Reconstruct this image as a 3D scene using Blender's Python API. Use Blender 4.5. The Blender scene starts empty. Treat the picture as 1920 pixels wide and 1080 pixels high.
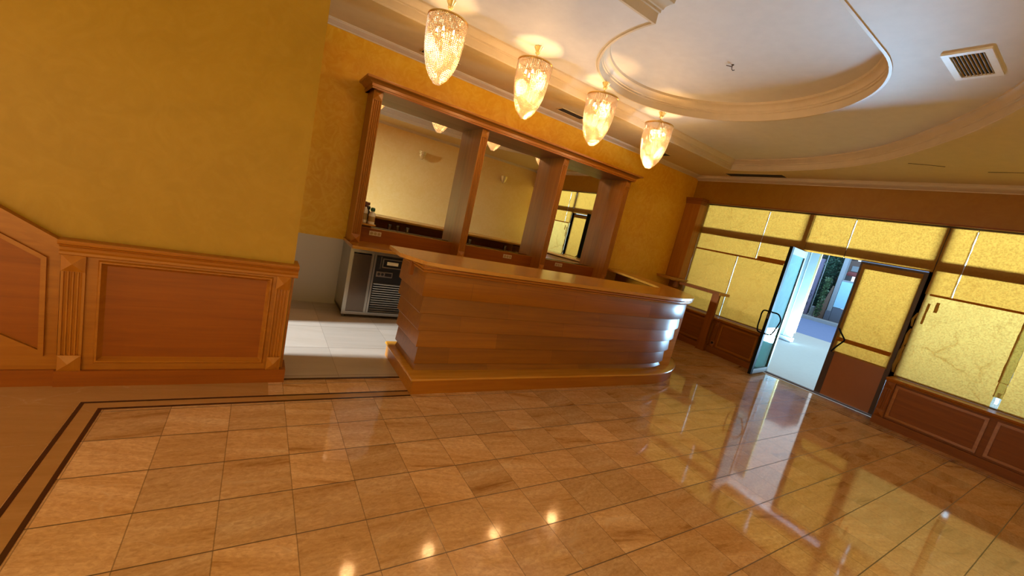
import bpy, bmesh, math, random
from mathutils import Vector, Matrix
random.seed(7)
C = bpy.context.scene.collection
PI = math.pi

# ------------------------------------------------------------------ materials
def new_mat(name):
    m = bpy.data.materials.new(name); m.use_nodes = True
    nt = m.node_tree; nt.nodes.clear()
    return m, nt
class NT:
    def __init__(s, nt): s.nt = nt
    def n(s, typ, **kw):
        nd = s.nt.nodes.new(typ)
        for k, v in kw.items():
            if k.startswith('i_'): nd.inputs[k[2:].replace('_', ' ')].default_value = v
            else: setattr(nd, k, v)
        return nd
    def l(s, a, b): s.nt.links.new(a, b)
    def math(s, op, a, b=None):
        nd = s.nt.nodes.new('ShaderNodeMath'); nd.operation = op
        for k, v in enumerate((a, b)):
            if v is None: continue
            if hasattr(v, 'links'): s.l(v, nd.inputs[k])
            else: nd.inputs[k].default_value = v
        return nd.outputs[0]
    def ramp(s, fac, stops, interp='LINEAR'):
        nd = s.nt.nodes.new('ShaderNodeValToRGB'); cr = nd.color_ramp; cr.interpolation = interp
        while len(cr.elements) < len(stops): cr.elements.new(0.5)
        for e, (p, c) in zip(cr.elements, stops):
            e.position = p; e.color = (*c, 1) if len(c) == 3 else c
        s.l(fac, nd.inputs[0]); return nd.outputs[0]
    def mix(s, fac, a, b, mode='MIX'):
        nd = s.nt.nodes.new('ShaderNodeMix'); nd.data_type = 'RGBA'; nd.blend_type = mode
        if hasattr(fac, 'links'): s.l(fac, nd.inputs[0])
        else: nd.inputs[0].default_value = fac
        for k, v in ((6, a), (7, b)):
            if hasattr(v, 'links'): s.l(v, nd.inputs[k])
            else: nd.inputs[k].default_value = (*v, 1)
        return nd.outputs[2]
    def pos(s): return s.nt.nodes.new('ShaderNodeNewGeometry').outputs['Position']
    def obj(s): return s.nt.nodes.new('ShaderNodeTexCoord').outputs['Object']
    def mapping(s, v, scale=(1, 1, 1), loc=(0, 0, 0), rot=(0, 0, 0)):
        nd = s.nt.nodes.new('ShaderNodeMapping')
        nd.inputs['Scale'].default_value = scale; nd.inputs['Location'].default_value = loc; nd.inputs['Rotation'].default_value = rot
        s.l(v, nd.inputs[0]); return nd.outputs[0]
    def noise(s, v, scale, detail=3, rough=.55, dist=0):
        nd = s.nt.nodes.new('ShaderNodeTexNoise')
        nd.inputs['Scale'].default_value = scale; nd.inputs['Detail'].default_value = detail
        nd.inputs['Roughness'].default_value = rough; nd.inputs['Distortion'].default_value = dist
        s.l(v, nd.inputs['Vector']); return nd.outputs[0]
    def bsdf(s, col=None, rough=.5, spec=.5, metal=0, bump=None, bump_str=.2, bump_dist=.01, coat=0):
        b = s.nt.nodes.new('ShaderNodeBsdfPrincipled'); o = s.nt.nodes.new('ShaderNodeOutputMaterial')
        if col is not None:
            if hasattr(col, 'links'): s.l(col, b.inputs['Base Color'])
            else: b.inputs['Base Color'].default_value = (*col, 1)
        if hasattr(rough, 'links'): s.l(rough, b.inputs['Roughness'])
        else: b.inputs['Roughness'].default_value = rough
        b.inputs['Specular IOR Level'].default_value = spec; b.inputs['Metallic'].default_value = metal
        b.inputs['Coat Weight'].default_value = coat; b.inputs['Coat Roughness'].default_value = .20
        if bump is not None:
            bp = s.nt.nodes.new('ShaderNodeBump'); bp.inputs['Strength'].default_value = bump_str; bp.inputs['Distance'].default_value = bump_dist
            s.l(bump, bp.inputs['Height']); s.l(bp.outputs[0], b.inputs['Normal'])
        s.l(b.outputs[0], o.inputs[0]); return b

def plain(name, col, rough=.5, metal=0, spec=.5):
    m, nt = new_mat(name); t = NT(nt)
    f = t.noise(t.obj(), 9, 3)
    c = t.mix(f, tuple(x * .92 for x in col), tuple(min(1, x * 1.08) for x in col))
    t.bsdf(c, rough, spec, metal); return m
def emit(name, col, strength):
    m, nt = new_mat(name); t = NT(nt)
    e = t.n('ShaderNodeEmission'); e.inputs[0].default_value = (*col, 1); e.inputs[1].default_value = strength
    o = t.n('ShaderNodeOutputMaterial'); t.l(e.outputs[0], o.inputs[0]); return m
def wood(name, dark, light, axis='x', rough=.36, coat=.2, plank=None):
    m, nt = new_mat(name); t = NT(nt)
    sc = {'x': (1.2, 22, 22), 'y': (22, 1.2, 22), 'z': (22, 22, 1.2)}[axis]
    p = t.obj()
    v = t.mapping(p, sc)
    g = t.noise(v, 1.0, 6, .6, .6)
    fine = t.noise(t.mapping(p, tuple(x * 5 for x in sc)), 1.0, 3, .6)
    c = t.ramp(g, [(.28, dark), (.72, light)])
    c = t.mix(t.math('MULTIPLY', fine, .22), c, tuple(x * .55 for x in dark))
    if plank:                                        # boards: each board its own tone
        sep = t.n('ShaderNodeSeparateXYZ'); t.l(p, sep.inputs[0])
        s = t.math('ADD', sep.outputs[0], t.math('MULTIPLY', sep.outputs[1], .8))
        cb = t.n('ShaderNodeCombineXYZ'); t.l(s, cb.inputs[0]); t.l(t.math('SUBTRACT', sep.outputs[2], plank[1]), cb.inputs[1])
        br = t.n('ShaderNodeTexBrick'); br.offset = .37; br.offset_frequency = 2
        t.l(cb.outputs[0], br.inputs['Vector'])
        br.inputs['Color1'].default_value = (.78, .78, .78, 1); br.inputs['Color2'].default_value = (1.08, 1.08, 1.08, 1)
        br.inputs['Mortar'].default_value = (.66, .66, .66, 1); br.inputs['Scale'].default_value = 1
        br.inputs['Mortar Size'].default_value = .0016; br.inputs['Brick Width'].default_value = plank[2]; br.inputs['Row Height'].default_value = plank[0]
        c = t.mix(1, c, br.outputs[0], 'MULTIPLY')
    t.bsdf(c, rough, .32, 0, g, .06, .004, coat); return m
def plaster(name, a, b, c3, rough=.38, grey_below=None):
    m, nt = new_mat(name); t = NT(nt)
    p = t.pos()
    n1 = t.noise(p, 1.3, 4, .6, 1.8)
    n2 = t.noise(p, 5.5, 5, .6, 2.6)
    c = t.ramp(n1, [(.3, a), (.7, b)])
    c = t.mix(t.ramp(n2, [(.42, (0, 0, 0)), (.75, (.5, .5, .5))]), c, c3)
    if grey_below:
        sep = t.n('ShaderNodeSeparateXYZ'); t.l(p, sep.inputs[0])
        g = t.math('LESS_THAN', sep.outputs[2], grey_below)
        c = t.mix(g, c, (.50, .44, .36))
    t.bsdf(c, rough, .30, 0, n2, .10, .01); return m

def floor_mat(name, sx, px, sy, py, cols, vein=1.0, rough=.06, joint=(.10, .055, .025)):
    m, nt = new_mat(name); t = NT(nt)
    p = t.pos(); sep = t.n('ShaderNodeSeparateXYZ'); t.l(p, sep.inputs[0])
    u = t.math('DIVIDE', t.math('SUBTRACT', sep.outputs[0], px), sx)
    v = t.math('DIVIDE', t.math('SUBTRACT', sep.outputs[1], py), sy)
    cell = t.n('ShaderNodeCombineXYZ'); t.l(t.math('FLOOR', u), cell.inputs[0]); t.l(t.math('FLOOR', v), cell.inputs[1])
    wn = t.n('ShaderNodeTexWhiteNoise'); wn.noise_dimensions = '3D'; t.l(cell.outputs[0], wn.inputs['Vector'])
    off = t.n('ShaderNodeVectorMath', operation='SCALE'); t.l(wn.outputs['Color'], off.inputs[0]); off.inputs['Scale'].default_value = 37
    add = t.n('ShaderNodeVectorMath', operation='ADD'); t.l(p, add.inputs[0]); t.l(off.outputs[0], add.inputs[1])
    ang = t.math('MULTIPLY', t.math('SUBTRACT', wn.outputs['Value'], .35), .6)
    rot = t.n('ShaderNodeVectorRotate', rotation_type='Z_AXIS'); t.l(add.outputs[0], rot.inputs['Vector']); t.l(ang, rot.inputs['Angle'])
    g = t.noise(t.mapping(rot.outputs[0], (.8, 7, 1)), 1.3, 8, .66, .25)
    mott = t.noise(t.mapping(rot.outputs[0], (1, 1.8, 1)), 34, 6, .7, .6)
    c = t.ramp(g, [(.30, cols[0]), (.41, cols[1]), (.58, cols[2]), (.78, cols[3])])
    c = t.mix(t.math('MULTIPLY', t.ramp(mott, [(.35, (0, 0, 0)), (.7, (1, 1, 1))]), .55 * vein), c, cols[0])
    vv = t.noise(t.mapping(rot.outputs[0], (.8, 2.6, 1), rot=(0, 0, .7)), 1.1, 2, .4, .25)
    veinm = t.ramp(t.math('ABSOLUTE', t.math('SUBTRACT', vv, .5)), [(0, (1, 1, 1)), (.006, (0, 0, 0))])
    c = t.mix(t.math('MULTIPLY', t.math('MULTIPLY', veinm, t.ramp(mott, [(.45, (0, 0, 0)), (.6, (1, 1, 1))])), .40 * vein), c, (.75, .58, .38))
    tone = t.math('ADD', t.math('MULTIPLY', wn.outputs['Value'], .26), .87)
    tn = t.n('ShaderNodeCombineColor'); [t.l(tone, tn.inputs[k]) for k in range(3)]
    c = t.mix(1, c, tn.outputs[0], 'MULTIPLY')
    fu = t.math('ABSOLUTE', t.math('SUBTRACT', t.math('FRACT', u), .5)); fv = t.math('ABSOLUTE', t.math('SUBTRACT', t.math('FRACT', v), .5))
    ju = t.math('GREATER_THAN', fu, .5 - .0022 / sx); jv = t.math('GREATER_THAN', fv, .5 - .0030 / sy)
    j = t.math('MAXIMUM', t.math('MULTIPLY', ju, .6), jv)
    c = t.mix(t.math('MULTIPLY', j, .9), c, joint)
    wav = t.noise(p, 2.5, 2)
    r = t.math('ADD', t.math('MULTIPLY', t.noise(p, 7, 4), .05), t.math('ADD', t.math('MULTIPLY', j, .3), rough - .025))
    b = t.bsdf(c, r, .45, 0, t.math('SUBTRACT', t.math('MULTIPLY', wav, .5), t.math('MULTIPLY', j, .1)), .035, .02)
    return m

def paper_mat(name, front, trans, k, creased=.35):
    m, nt = new_mat(name); t = NT(nt)
    p = t.pos()
    fib = t.noise(p, 62, 3, .7)
    blot = t.noise(p, 3, 4, .6, 1.5)
    dis = t.n('ShaderNodeVectorMath', operation='ADD'); t.l(p, dis.inputs[0])
    dn = t.n('ShaderNodeTexNoise'); dn.inputs['Scale'].default_value = 3.5; t.l(p, dn.inputs['Vector'])
    dsc = t.n('ShaderNodeVectorMath', operation='SCALE'); t.l(dn.outputs['Color'], dsc.inputs[0]); dsc.inputs['Scale'].default_value = .35; t.l(dsc.outputs[0], dis.inputs[1])
    def vor(sc):
        v_ = t.n('ShaderNodeTexVoronoi'); v_.feature = 'DISTANCE_TO_EDGE'; v_.inputs['Scale'].default_value = sc; t.l(dis.outputs[0], v_.inputs['Vector']); return v_.outputs['Distance']
    big, small = vor(2.3), vor(9)
    wr = t.math('ADD', t.math('ADD', big, t.math('MULTIPLY', small, .22)), t.math('MULTIPLY', t.noise(p, 30, 4, .7), .16))
    blotm = t.noise(p, 1.7, 2)
    crease = t.ramp(big, [(0, (.66, .56, .44)), (.03, (.93, .91, .88)), (.10, (1, 1, 1))])
    tc = t.mix(t.ramp(fib, [(.38, (0, 0, 0)), (.60, (1, 1, 1))]), tuple(x * .64 for x in trans), tuple(min(1, x * 1.08) for x in trans))
    tc = t.mix(t.math('MULTIPLY', blot, .35), tc, (trans[0] * .98, trans[1] * .88, trans[2] * .7))
    tc = t.mix(t.math('MULTIPLY', t.ramp(blotm, [(.45, (0, 0, 0)), (.62, (1, 1, 1))]), creased), tc, t.mix(1, tc, crease, 'MULTIPLY'))
    d = t.n('ShaderNodeBsdfDiffuse'); d.inputs[0].default_value = (*front, 1)
    tr = t.n('ShaderNodeBsdfTranslucent'); t.l(tc, tr.inputs[0])
    bp = t.n('ShaderNodeBump'); bp.inputs['Strength'].default_value = .55; bp.inputs['Distance'].default_value = .03
    t.l(wr, bp.inputs['Height']); t.l(bp.outputs[0], d.inputs['Normal']); t.l(bp.outputs[0], tr.inputs['Normal'])
    mx = t.n('ShaderNodeMixShader'); mx.inputs[0].default_value = k
    t.l(d.outputs[0], mx.inputs[1]); t.l(tr.outputs[0], mx.inputs[2])
    o = t.n('ShaderNodeOutputMaterial'); t.l(mx.outputs[0], o.inputs[0]); return m
def glass_mat(name, tint, refl=.10, rough=.02, gt=(1, 1, 1), blend=.25):
    m, nt = new_mat(name); t = NT(nt)
    tr = t.n('ShaderNodeBsdfTransparent'); tr.inputs[0].default_value = (*tint, 1)
    g = t.n('ShaderNodeBsdfGlossy'); g.inputs['Roughness'].default_value = rough; g.inputs[0].default_value = (*gt, 1)
    lw = t.n('ShaderNodeLayerWeight'); lw.inputs[0].default_value = blend
    f = t.math('ADD', t.math('MULTIPLY', lw.outputs['Fresnel'], .8), refl * .3)
    mx = t.n('ShaderNodeMixShader'); t.l(f, mx.inputs[0]); t.l(tr.outputs[0], mx.inputs[1]); t.l(g.outputs[0], mx.inputs[2])
    o = t.n('ShaderNodeOutputMaterial'); t.l(mx.outputs[0], o.inputs[0]); return m
def crystal_mat(name):
    m, nt = new_mat(name); t = NT(nt)
    tl = t.n('ShaderNodeBsdfTranslucent'); tl.inputs[0].default_value = (.95, .80, .58, 1)
    d = t.n('ShaderNodeBsdfDiffuse'); d.inputs[0].default_value = (.70, .50, .32, 1)
    g = t.n('ShaderNodeBsdfGlossy'); g.inputs['Roughness'].default_value = .08
    tp = t.n('ShaderNodeBsdfTransparent')
    def mx(f, a, b):
        x = t.n('ShaderNodeMixShader'); x.inputs[0].default_value = f; t.l(a, x.inputs[1]); t.l(b, x.inputs[2]); return x.outputs[0]
    g.inputs[0].default_value = (1, .88, .76, 1); s = mx(.84, mx(.4, tl.outputs[0], d.outputs[0]), g.outputs[0]); s = mx(.30, s, tp.outputs[0])
    o = t.n('ShaderNodeOutputMaterial'); t.l(s, o.inputs[0]); return m
def mirror_mat(name):
    m, nt = new_mat(name); t = NT(nt)
    g = t.n('ShaderNodeBsdfGlossy'); g.inputs[0].default_value = (.90, .90, .86, 1); g.inputs['Roughness'].default_value = 0.0
    o = t.n('ShaderNodeOutputMaterial'); t.l(g.outputs[0], o.inputs[0]); return m

M = {}
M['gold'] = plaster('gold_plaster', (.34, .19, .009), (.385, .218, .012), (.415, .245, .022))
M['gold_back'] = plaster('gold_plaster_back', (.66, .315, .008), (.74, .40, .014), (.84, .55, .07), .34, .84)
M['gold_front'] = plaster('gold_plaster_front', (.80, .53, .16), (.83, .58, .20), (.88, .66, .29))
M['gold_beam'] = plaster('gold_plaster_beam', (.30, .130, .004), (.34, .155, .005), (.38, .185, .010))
M['soffit'] = plain('soffit_paint', (.60, .45, .21), .55)
M['ceil'] = plain('ceiling_paint', (.68, .65, .61), .6)
M['cornice'] = plain('cornice_paint', (.60, .49, .34), .5)
M['wood_x'] = wood('oak_x', (.30, .098, .006), (.42, .155, .012), 'x')
M['wood_y'] = wood('oak_y', (.30, .098, .006), (.42, .155, .012), 'y')
M['wood_z'] = wood('oak_z', (.31, .105, .007), (.44, .165, .014), 'z')
M['wood_lx'] = wood('light_oak_x', (.44, .18, .018), (.58, .27, .035), 'x', .25, .4)
M['wood_ly'] = wood('light_oak_y', (.44, .18, .018), (.58, .27, .035), 'y', .25, .4)
M['wood_dx'] = wood('dark_oak_x', (.23, .058, .003), (.32, .088, .005), 'x', .4, .05)
M['wood_dy'] = wood('dark_oak_y', (.20, .056, .005), (.28, .088, .008), 'y', .5, 0)
M['wood_dz'] = wood('dark_oak_z', (.22, .062, .005), (.30, .095, .008), 'z', .5, 0)
M['plank'] = wood('bar_planks', (.24, .078, .003), (.33, .120, .005), 'x', .34, .14, (.1503, .207, 1.15))
M['floor'] = floor_mat('marble_tiles', .300, .293, .2955, .803,
    [(.31, .135, .038), (.60, .345, .145), (.70, .44, .22), (.78, .56, .34)])
M['floor_bar'] = floor_mat('pale_stone_tiles', .60, .70, .60, 3.30,
    [(.42, .34, .25), (.47, .39, .30), (.50, .42, .33), (.54, .46, .37)], .3, .3, (.2, .15, .1))
M['border'] = floor_mat('border_marble', 60, -30.2, 60, -30.2,
    [(.33, .165, .050), (.38, .195, .062), (.42, .22, .074), (.47, .255, .095)], .5, .14)
M['inlay'] = plain('dark_inlay', (.055, .018, .008), .25)
M['brass'] = plain('brass', (.72, .45, .12), .22, 1)
M['gilt'] = plain('gilded_metal', (.85, .66, .28), .25, .55)
M['crystal'] = crystal_mat('crystal')
M['bulb'] = emit('lit_bulb', (1, .78, .50), 26)
M['mirror'] = mirror_mat('mirror_silver')
M['steel'] = plain('stainless_steel', (.42, .39, .34), .28, .9)
M['steel_d'] = plain('dark_steel', (.16, .12, .09), .22, .8)
M['black'] = plain('black_plastic', (.012, .010, .009), .35)
M['frame'] = plain('dark_bronze_frame', (.050, .020, .007), .5)
M['frame_black'] = plain('black_frame', (.006, .008, .008), .7, 0, .1)
M['alu'] = plain('grey_aluminium', (.16, .17, .16), .45, .2)
M['door_panel'] = plain('door_panel', (.30, .105, .035), .28)
M['white'] = plain('white_plastic', (.78, .74, .66), .4)
M['ivory'] = plain('ivory_plastic', (.62, .50, .34), .4)
M['green'] = plain('green_plastic', (.02, .10, .04), .4)
M['red_d'] = plain('dark_red_plastic', (.09, .015, .012), .4)
M['label_c'] = plain('tan_label', (.40, .27, .10), .5)
M['paper'] = paper_mat('kraft_paper', (.30, .16, .035), (1.0, .375, .052), .147)
M['paper_l'] = paper_mat('pale_kraft_paper', (.36, .22, .06), (1.0, .46, .10), .165, .8)
M['tape'] = paper_mat('brown_tape', (.30, .10, .012), (.62, .20, .012), .12)
M['tape_tan'] = paper_mat('tan_tape', (.36, .20, .05), (.66, .36, .06), .12)
M['tape_w'] = paper_mat('white_tape', (.8, .78, .7), (1, 1, .95), .5)
M['teal_paper'] = plaster('teal_paper', (.017, .078, .072), (.026, .10, .094), (.055, .14, .13), .9)
M['glass'] = glass_mat('clear_glass', (.93, .96, .95))
M['glass_teal'] = glass_mat('teal_glass', (.60, .92, .92), .3, .03, (.65, 1, 1), .3)
M['tumbler'] = glass_mat('tumbler_glass', (.80, .74, .62), .5)
M['vent_dark'] = plain('vent_dark', (.012, .010, .008), .7)
M['vent_white'] = plain('vent_white', (.80, .80, .78), .45)
M['label_w'] = plain('pale_label', (.75, .62, .38), .5)
# outdoors
M['pave'] = plain('pavement_stone', (0.42, 0.46, 0.46), .7)
M['asphalt'] = plain('asphalt', (0.13, 0.20, 0.40), .8)
M['kerb'] = plain('kerb_stone', (0.28, 0.32, 0.36), .8)
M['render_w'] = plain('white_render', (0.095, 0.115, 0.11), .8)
M['cream'] = plain('cream_edge', (0.16, 0.11, 0.035), .7)
M['lilac'] = plain('lilac_sign', (0.10, 0.085, 0.14), .6)
M['ink'] = plain('sign_ink', (0.01, 0.01, 0.03), .6)
M['wall_far'] = plain('far_wall', (0.07, 0.08, 0.11), .8)
M['grey_far'] = plain('grey_render', (0.17, 0.18, 0.2), .8)
M['blue_p'] = plain('pale_blue_panel', (0.22, 0.4, 0.52), .4)
M['brick_far'] = plain('far_brick', (0.1, 0.06, 0.05), .8)
M['red_far'] = plain('faded_red', (0.2, 0.045, 0.045), .7)
M['soil'] = plain('dry_soil', (0.12, 0.07, 0.05), .9)
M['leaf'] = plain('leaf_green', (0.015, 0.045, 0.027), .6)
M['leaf2'] = plain('leaf_green_light', (0.04, 0.075, 0.03), .6)
M['bark'] = plain('bark', (0.05, 0.035, 0.03), .9)

# ------------------------------------------------------------------ mesh helpers
class MB:
    def __init__(s): s.v = []; s.f = []; s.mi = []; s.cur = 0
    def face(s, idx): s.f.append(tuple(idx)); s.mi.append(s.cur)
    def box(s, x0, x1, y0, y1, z0, z1):
        b = len(s.v)
        s.v += [(x0, y0, z0), (x1, y0, z0), (x1, y1, z0), (x0, y1, z0), (x0, y0, z1), (x1, y0, z1), (x1, y1, z1), (x0, y1, z1)]
        for q in ((3, 2, 1, 0), (4, 5, 6, 7), (0, 1, 5, 4), (1, 2, 6, 5), (2, 3, 7, 6), (3, 0, 4, 7)): s.face(b + i for i in q)
        return s
    def prism(s, poly, z0, z1, axis='z'):
        """poly: 2-D points (counter clockwise); axis z: (x,y); axis y: (x,z); axis x: (y,z)"""
        def P(p, h): return {'z': (p[0], p[1], h), 'y': (p[0], h, p[1]), 'x': (h, p[0], p[1])}[axis]
        b = len(s.v); n = len(poly)
        s.v += [P(p, z0) for p in poly] + [P(p, z1) for p in poly]
        for i in range(n):
            j = (i + 1) % n; s.face((b + i, b + j, b + n + j, b + n + i))
        s.face([b + n - 1 - i for i in range(n)]); s.face([b + n + i for i in range(n)])
        return s
    def pyramid(s, c, u, w, n, hu, hw, h):
        """raised pyramid block: centre c, half sizes hu/hw along u/w, apex out along n"""
        c, u, w, n = map(Vector, (c, u, w, n)); b = len(s.v)
        for a, d in ((-1, -1), (1, -1), (1, 1), (-1, 1)): s.v.append(tuple(c + u * hu * a + w * hw * d))
        s.v.append(tuple(c + n * h))
        for i in range(4): s.face((b + i, b + (i + 1) % 4, b + 4))
        return s
    def tube(s, pts, r, seg=8, cap=True):
        pts = [Vector(p) for p in pts]; b = len(s.v); n = len(pts)
        rs = r if isinstance(r, (list, tuple)) else [r] * n
        up = None
        for i, p in enumerate(pts):
            t = (pts[min(i + 1, n - 1)] - pts[max(i - 1, 0)]).normalized()
            if up is None: up = Vector((0, 0, 1)) if abs(t.z) < .9 else Vector((1, 0, 0))
            a = t.cross(up).normalized(); up = a.cross(t).normalized()
            for k in range(seg):
                q = 2 * PI * k / seg; s.v.append(tuple(p + (a * math.cos(q) + up * math.sin(q)) * rs[i]))
        for i in range(n - 1):
            for k in range(seg):
                k2 = (k + 1) % seg; s.face((b + i * seg + k, b + i * seg + k2, b + (i + 1) * seg + k2, b + (i + 1) * seg + k))
        if cap:
            s.face([b + seg - 1 - k for k in range(seg)]); s.face([b + (n - 1) * seg + k for k in range(seg)])
        return s
    def lathe(s, prof, c=(0, 0, 0), seg=32, mod=None):
        b = len(s.v); n = len(prof)
        for (r, z) in prof:
            for k in range(seg):
                q = 2 * PI * k / seg; rr = r * (mod(q, z) if mod else 1)
                s.v.append((c[0] + rr * math.cos(q), c[1] + rr * math.sin(q), c[2] + z))
        for i in range(n - 1):
            for k in range(seg):
                k2 = (k + 1) % seg; s.face((b + i * seg + k, b + i * seg + k2, b + (i + 1) * seg + k2, b + (i + 1) * seg + k))
        return s
    def sweep(s, path, prof, closed=False, capped=True):
        """path: (x,y) list; prof: (offset to the right of travel, z) list"""
        n = len(path); b = len(s.v); m = len(prof)
        for i, p in enumerate(path):
            p = Vector(p)
            if closed: a, c = Vector(path[i - 1]), Vector(path[(i + 1) % n])
            else: a, c = Vector(path[max(i - 1, 0)]), Vector(path[min(i + 1, n - 1)])
            d1 = (p - a).normalized() if (p - a).length > 1e-9 else (c - p).normalized()
            d2 = (c - p).normalized() if (c - p).length > 1e-9 else d1
            n1 = Vector((d1.y, -d1.x)); n2 = Vector((d2.y, -d2.x)); nn = n1 + n2
            nn = nn / max(nn.length, 1e-6); k = 1 / max(.35, nn.dot(n1))
            for (o, z) in prof: s.v.append((p.x + nn.x * o * k, p.y + nn.y * o * k, z))
        for i in range(n if closed else n - 1):
            j = (i + 1) % n
            for q in range(m - 1): s.face((b + i * m + q, b + j * m + q, b + j * m + q + 1, b + i * m + q + 1))
        if capped and not closed:
            s.face([b + q for q in range(m)]); s.face([b + (n - 1) * m + m - 1 - q for q in range(m)])
        return s
    def bead(s, c, r):
        b = len(s.v); c = Vector(c)
        for p in ICO_V: s.v.append(tuple(c + p * r))
        for f in ICO_F: s.face(b + i for i in f)
    def fill(s, outer, holes, z):
        bm = bmesh.new(); es = []
        for loop in [outer] + holes:
            vs = [bm.verts.new((p[0], p[1], z)) for p in loop]
            es += [bm.edges.new((vs[i], vs[(i + 1) % len(vs)])) for i in range(len(vs))]
        bmesh.ops.triangle_fill(bm, use_beauty=True, use_dissolve=False, edges=es)
        bm.verts.index_update(); b = len(s.v)
        s.v += [tuple(v.co) for v in bm.verts]
        for f in bm.faces: s.face(b + v.index for v in f.verts)
        bm.free(); return s
    def transform(s, fn): s.v = [tuple(fn(Vector(p))) for p in s.v]; return s
    def build(s, name, mats, parent=None, kind=None, smooth=30, base=None, label=None):
        me = bpy.data.meshes.new(name)
        o = Vector((0, 0, 0))
        if parent is not None: o = Vector(parent['_b'])
        elif base is not None: o = Vector(base)
        me.from_pydata([tuple(Vector(p) - o) for p in s.v], [], s.f)
        for m in (mats if isinstance(mats, list) else [mats]): me.materials.append(m)
        me.polygons.foreach_set('material_index', s.mi)
        bm = bmesh.new(); bm.from_mesh(me); bmesh.ops.recalc_face_normals(bm, faces=bm.faces); bm.to_mesh(me); bm.free()
        if smooth:
            me.polygons.foreach_set('use_smooth', [True] * len(me.polygons)); me.set_sharp_from_angle(angle=math.radians(smooth))
        ob = bpy.data.objects.new(name, me); C.objects.link(ob)
        if parent is not None: ob.parent = parent; ob['_b'] = parent['_b']
        else: ob.location = o; ob['_b'] = tuple(o)
        if kind: ob['kind'] = kind
        if label: ob['label'] = label
        return ob
_t = (1 + 5 ** .5) / 2
ICO_V = [Vector(p).normalized() for p in ((-1, _t, 0), (1, _t, 0), (-1, -_t, 0), (1, -_t, 0), (0, -1, _t), (0, 1, _t), (0, -1, -_t), (0, 1, -_t), (_t, 0, -1), (_t, 0, 1), (-_t, 0, -1), (-_t, 0, 1))]
ICO_F = ((0, 11, 5), (0, 5, 1), (0, 1, 7), (0, 7, 10), (0, 10, 11), (1, 5, 9), (5, 11, 4), (11, 10, 2), (10, 7, 6), (7, 1, 8), (3, 9, 4), (3, 4, 2), (3, 2, 6), (3, 6, 8), (3, 8, 9), (4, 9, 5), (2, 4, 11), (6, 2, 10), (8, 6, 7), (9, 8, 1))
def box(x0, x1, y0, y1, z0, z1): return MB().box(x0, x1, y0, y1, z0, z1)
def thing(name, loc, label, cat, group=None):
    o = bpy.data.objects.new(name, None); C.objects.link(o); o.location = loc; o['_b'] = tuple(loc)
    o.empty_display_size = .1
    return tag(o, label, cat, group)
def tag(o, label, cat, group=None):
    o['label'] = label; o['category'] = cat
    if group: o['group'] = group
    return o
def struct(name, mb, m, smooth=30): return mb.build(name, m, None, 'structure', smooth)
def dup(o, parent=None):
    c = o.copy(); C.objects.link(c)
    if parent is not None: c.parent = parent
    for ch in list(o.children): dup(ch, c)
    return c
def catmull(P, k=8):
    P = [Vector(p) for p in P]; out = []
    for i in range(len(P) - 1):
        a, b, c, d = P[max(i - 1, 0)], P[i], P[i + 1], P[min(i + 2, len(P) - 1)]
        for j in range(k):
            t = j / k
            out.append(.5 * ((2 * b) + (c - a) * t + (2 * a - 5 * b + 4 * c - d) * t * t + (3 * b - a - 3 * c + d) * t ** 3))
    out.append(P[-1]); return [tuple(p) for p in out]

# ------------------------------------------------------------------ room numbers (metres)
YB, YF, XE, XL = 5.42, -.45, 7.37, -5.6      # back, front, entrance, left walls
ZS, Z2, Z3 = 3.215, 3.39, 3.58               # soffit, raised ceiling, recess ceiling
WX = 7.46                                    # plane of the paper on the windows
YW = 3.24                                    # wainscot wall

# ------------------------------------------------------------------ floor
struct('floor', MB().fill([(XL, YF), (XE + .1, YF), (XE + .1, YB), (5.0, YB), (5.0, YW), (.26, YW), (XL, YW)], [], 0), M['floor'])
struct('floor_bar', MB().fill([(XL, YW), (5.0, YW), (5.0, YB), (XL, YB)], [], .002), M['floor_bar'])
struct('trim_1', box(.29, 1.22, YW - .012, YW + .012, 0, .004), M['inlay'])
def lband(x, y, w):   # an L shaped band of the inlaid border: along y=.. then towards the viewer along x=..
    return [(x - w / 2, YF + .02), (x + w / 2, YF + .02), (x + w / 2, y - w / 2), (1.19, y - w / 2), (1.19, y + w / 2), (x - w / 2, y + w / 2)]
struct('trim_2', MB().fill(lband(-.715, 2.985, .020), [], .0012), M['inlay'])
struct('trim_3', MB().fill(lband(-.625, 2.905, .020), [], .0012), M['inlay'])
struct('trim_4', MB().fill(lband(-.670, 2.945, .070), [], .0008), M['border'])
struct('trim_5', MB().fill([(XL, YF), (-.728, YF), (-.728, 2.998), (.2, 2.998), (.2, YW - .03), (XL, YW - .03)], [], .0006), M['border'])
struct('trim_6', box(6.93, 6.945, YF + .02, 2.2, 0, .0012), M['inlay'])
struct('trim_7', box(7.02, 7.03, YF + .02, 2.35, 0, .0012), M['inlay'])

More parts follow.
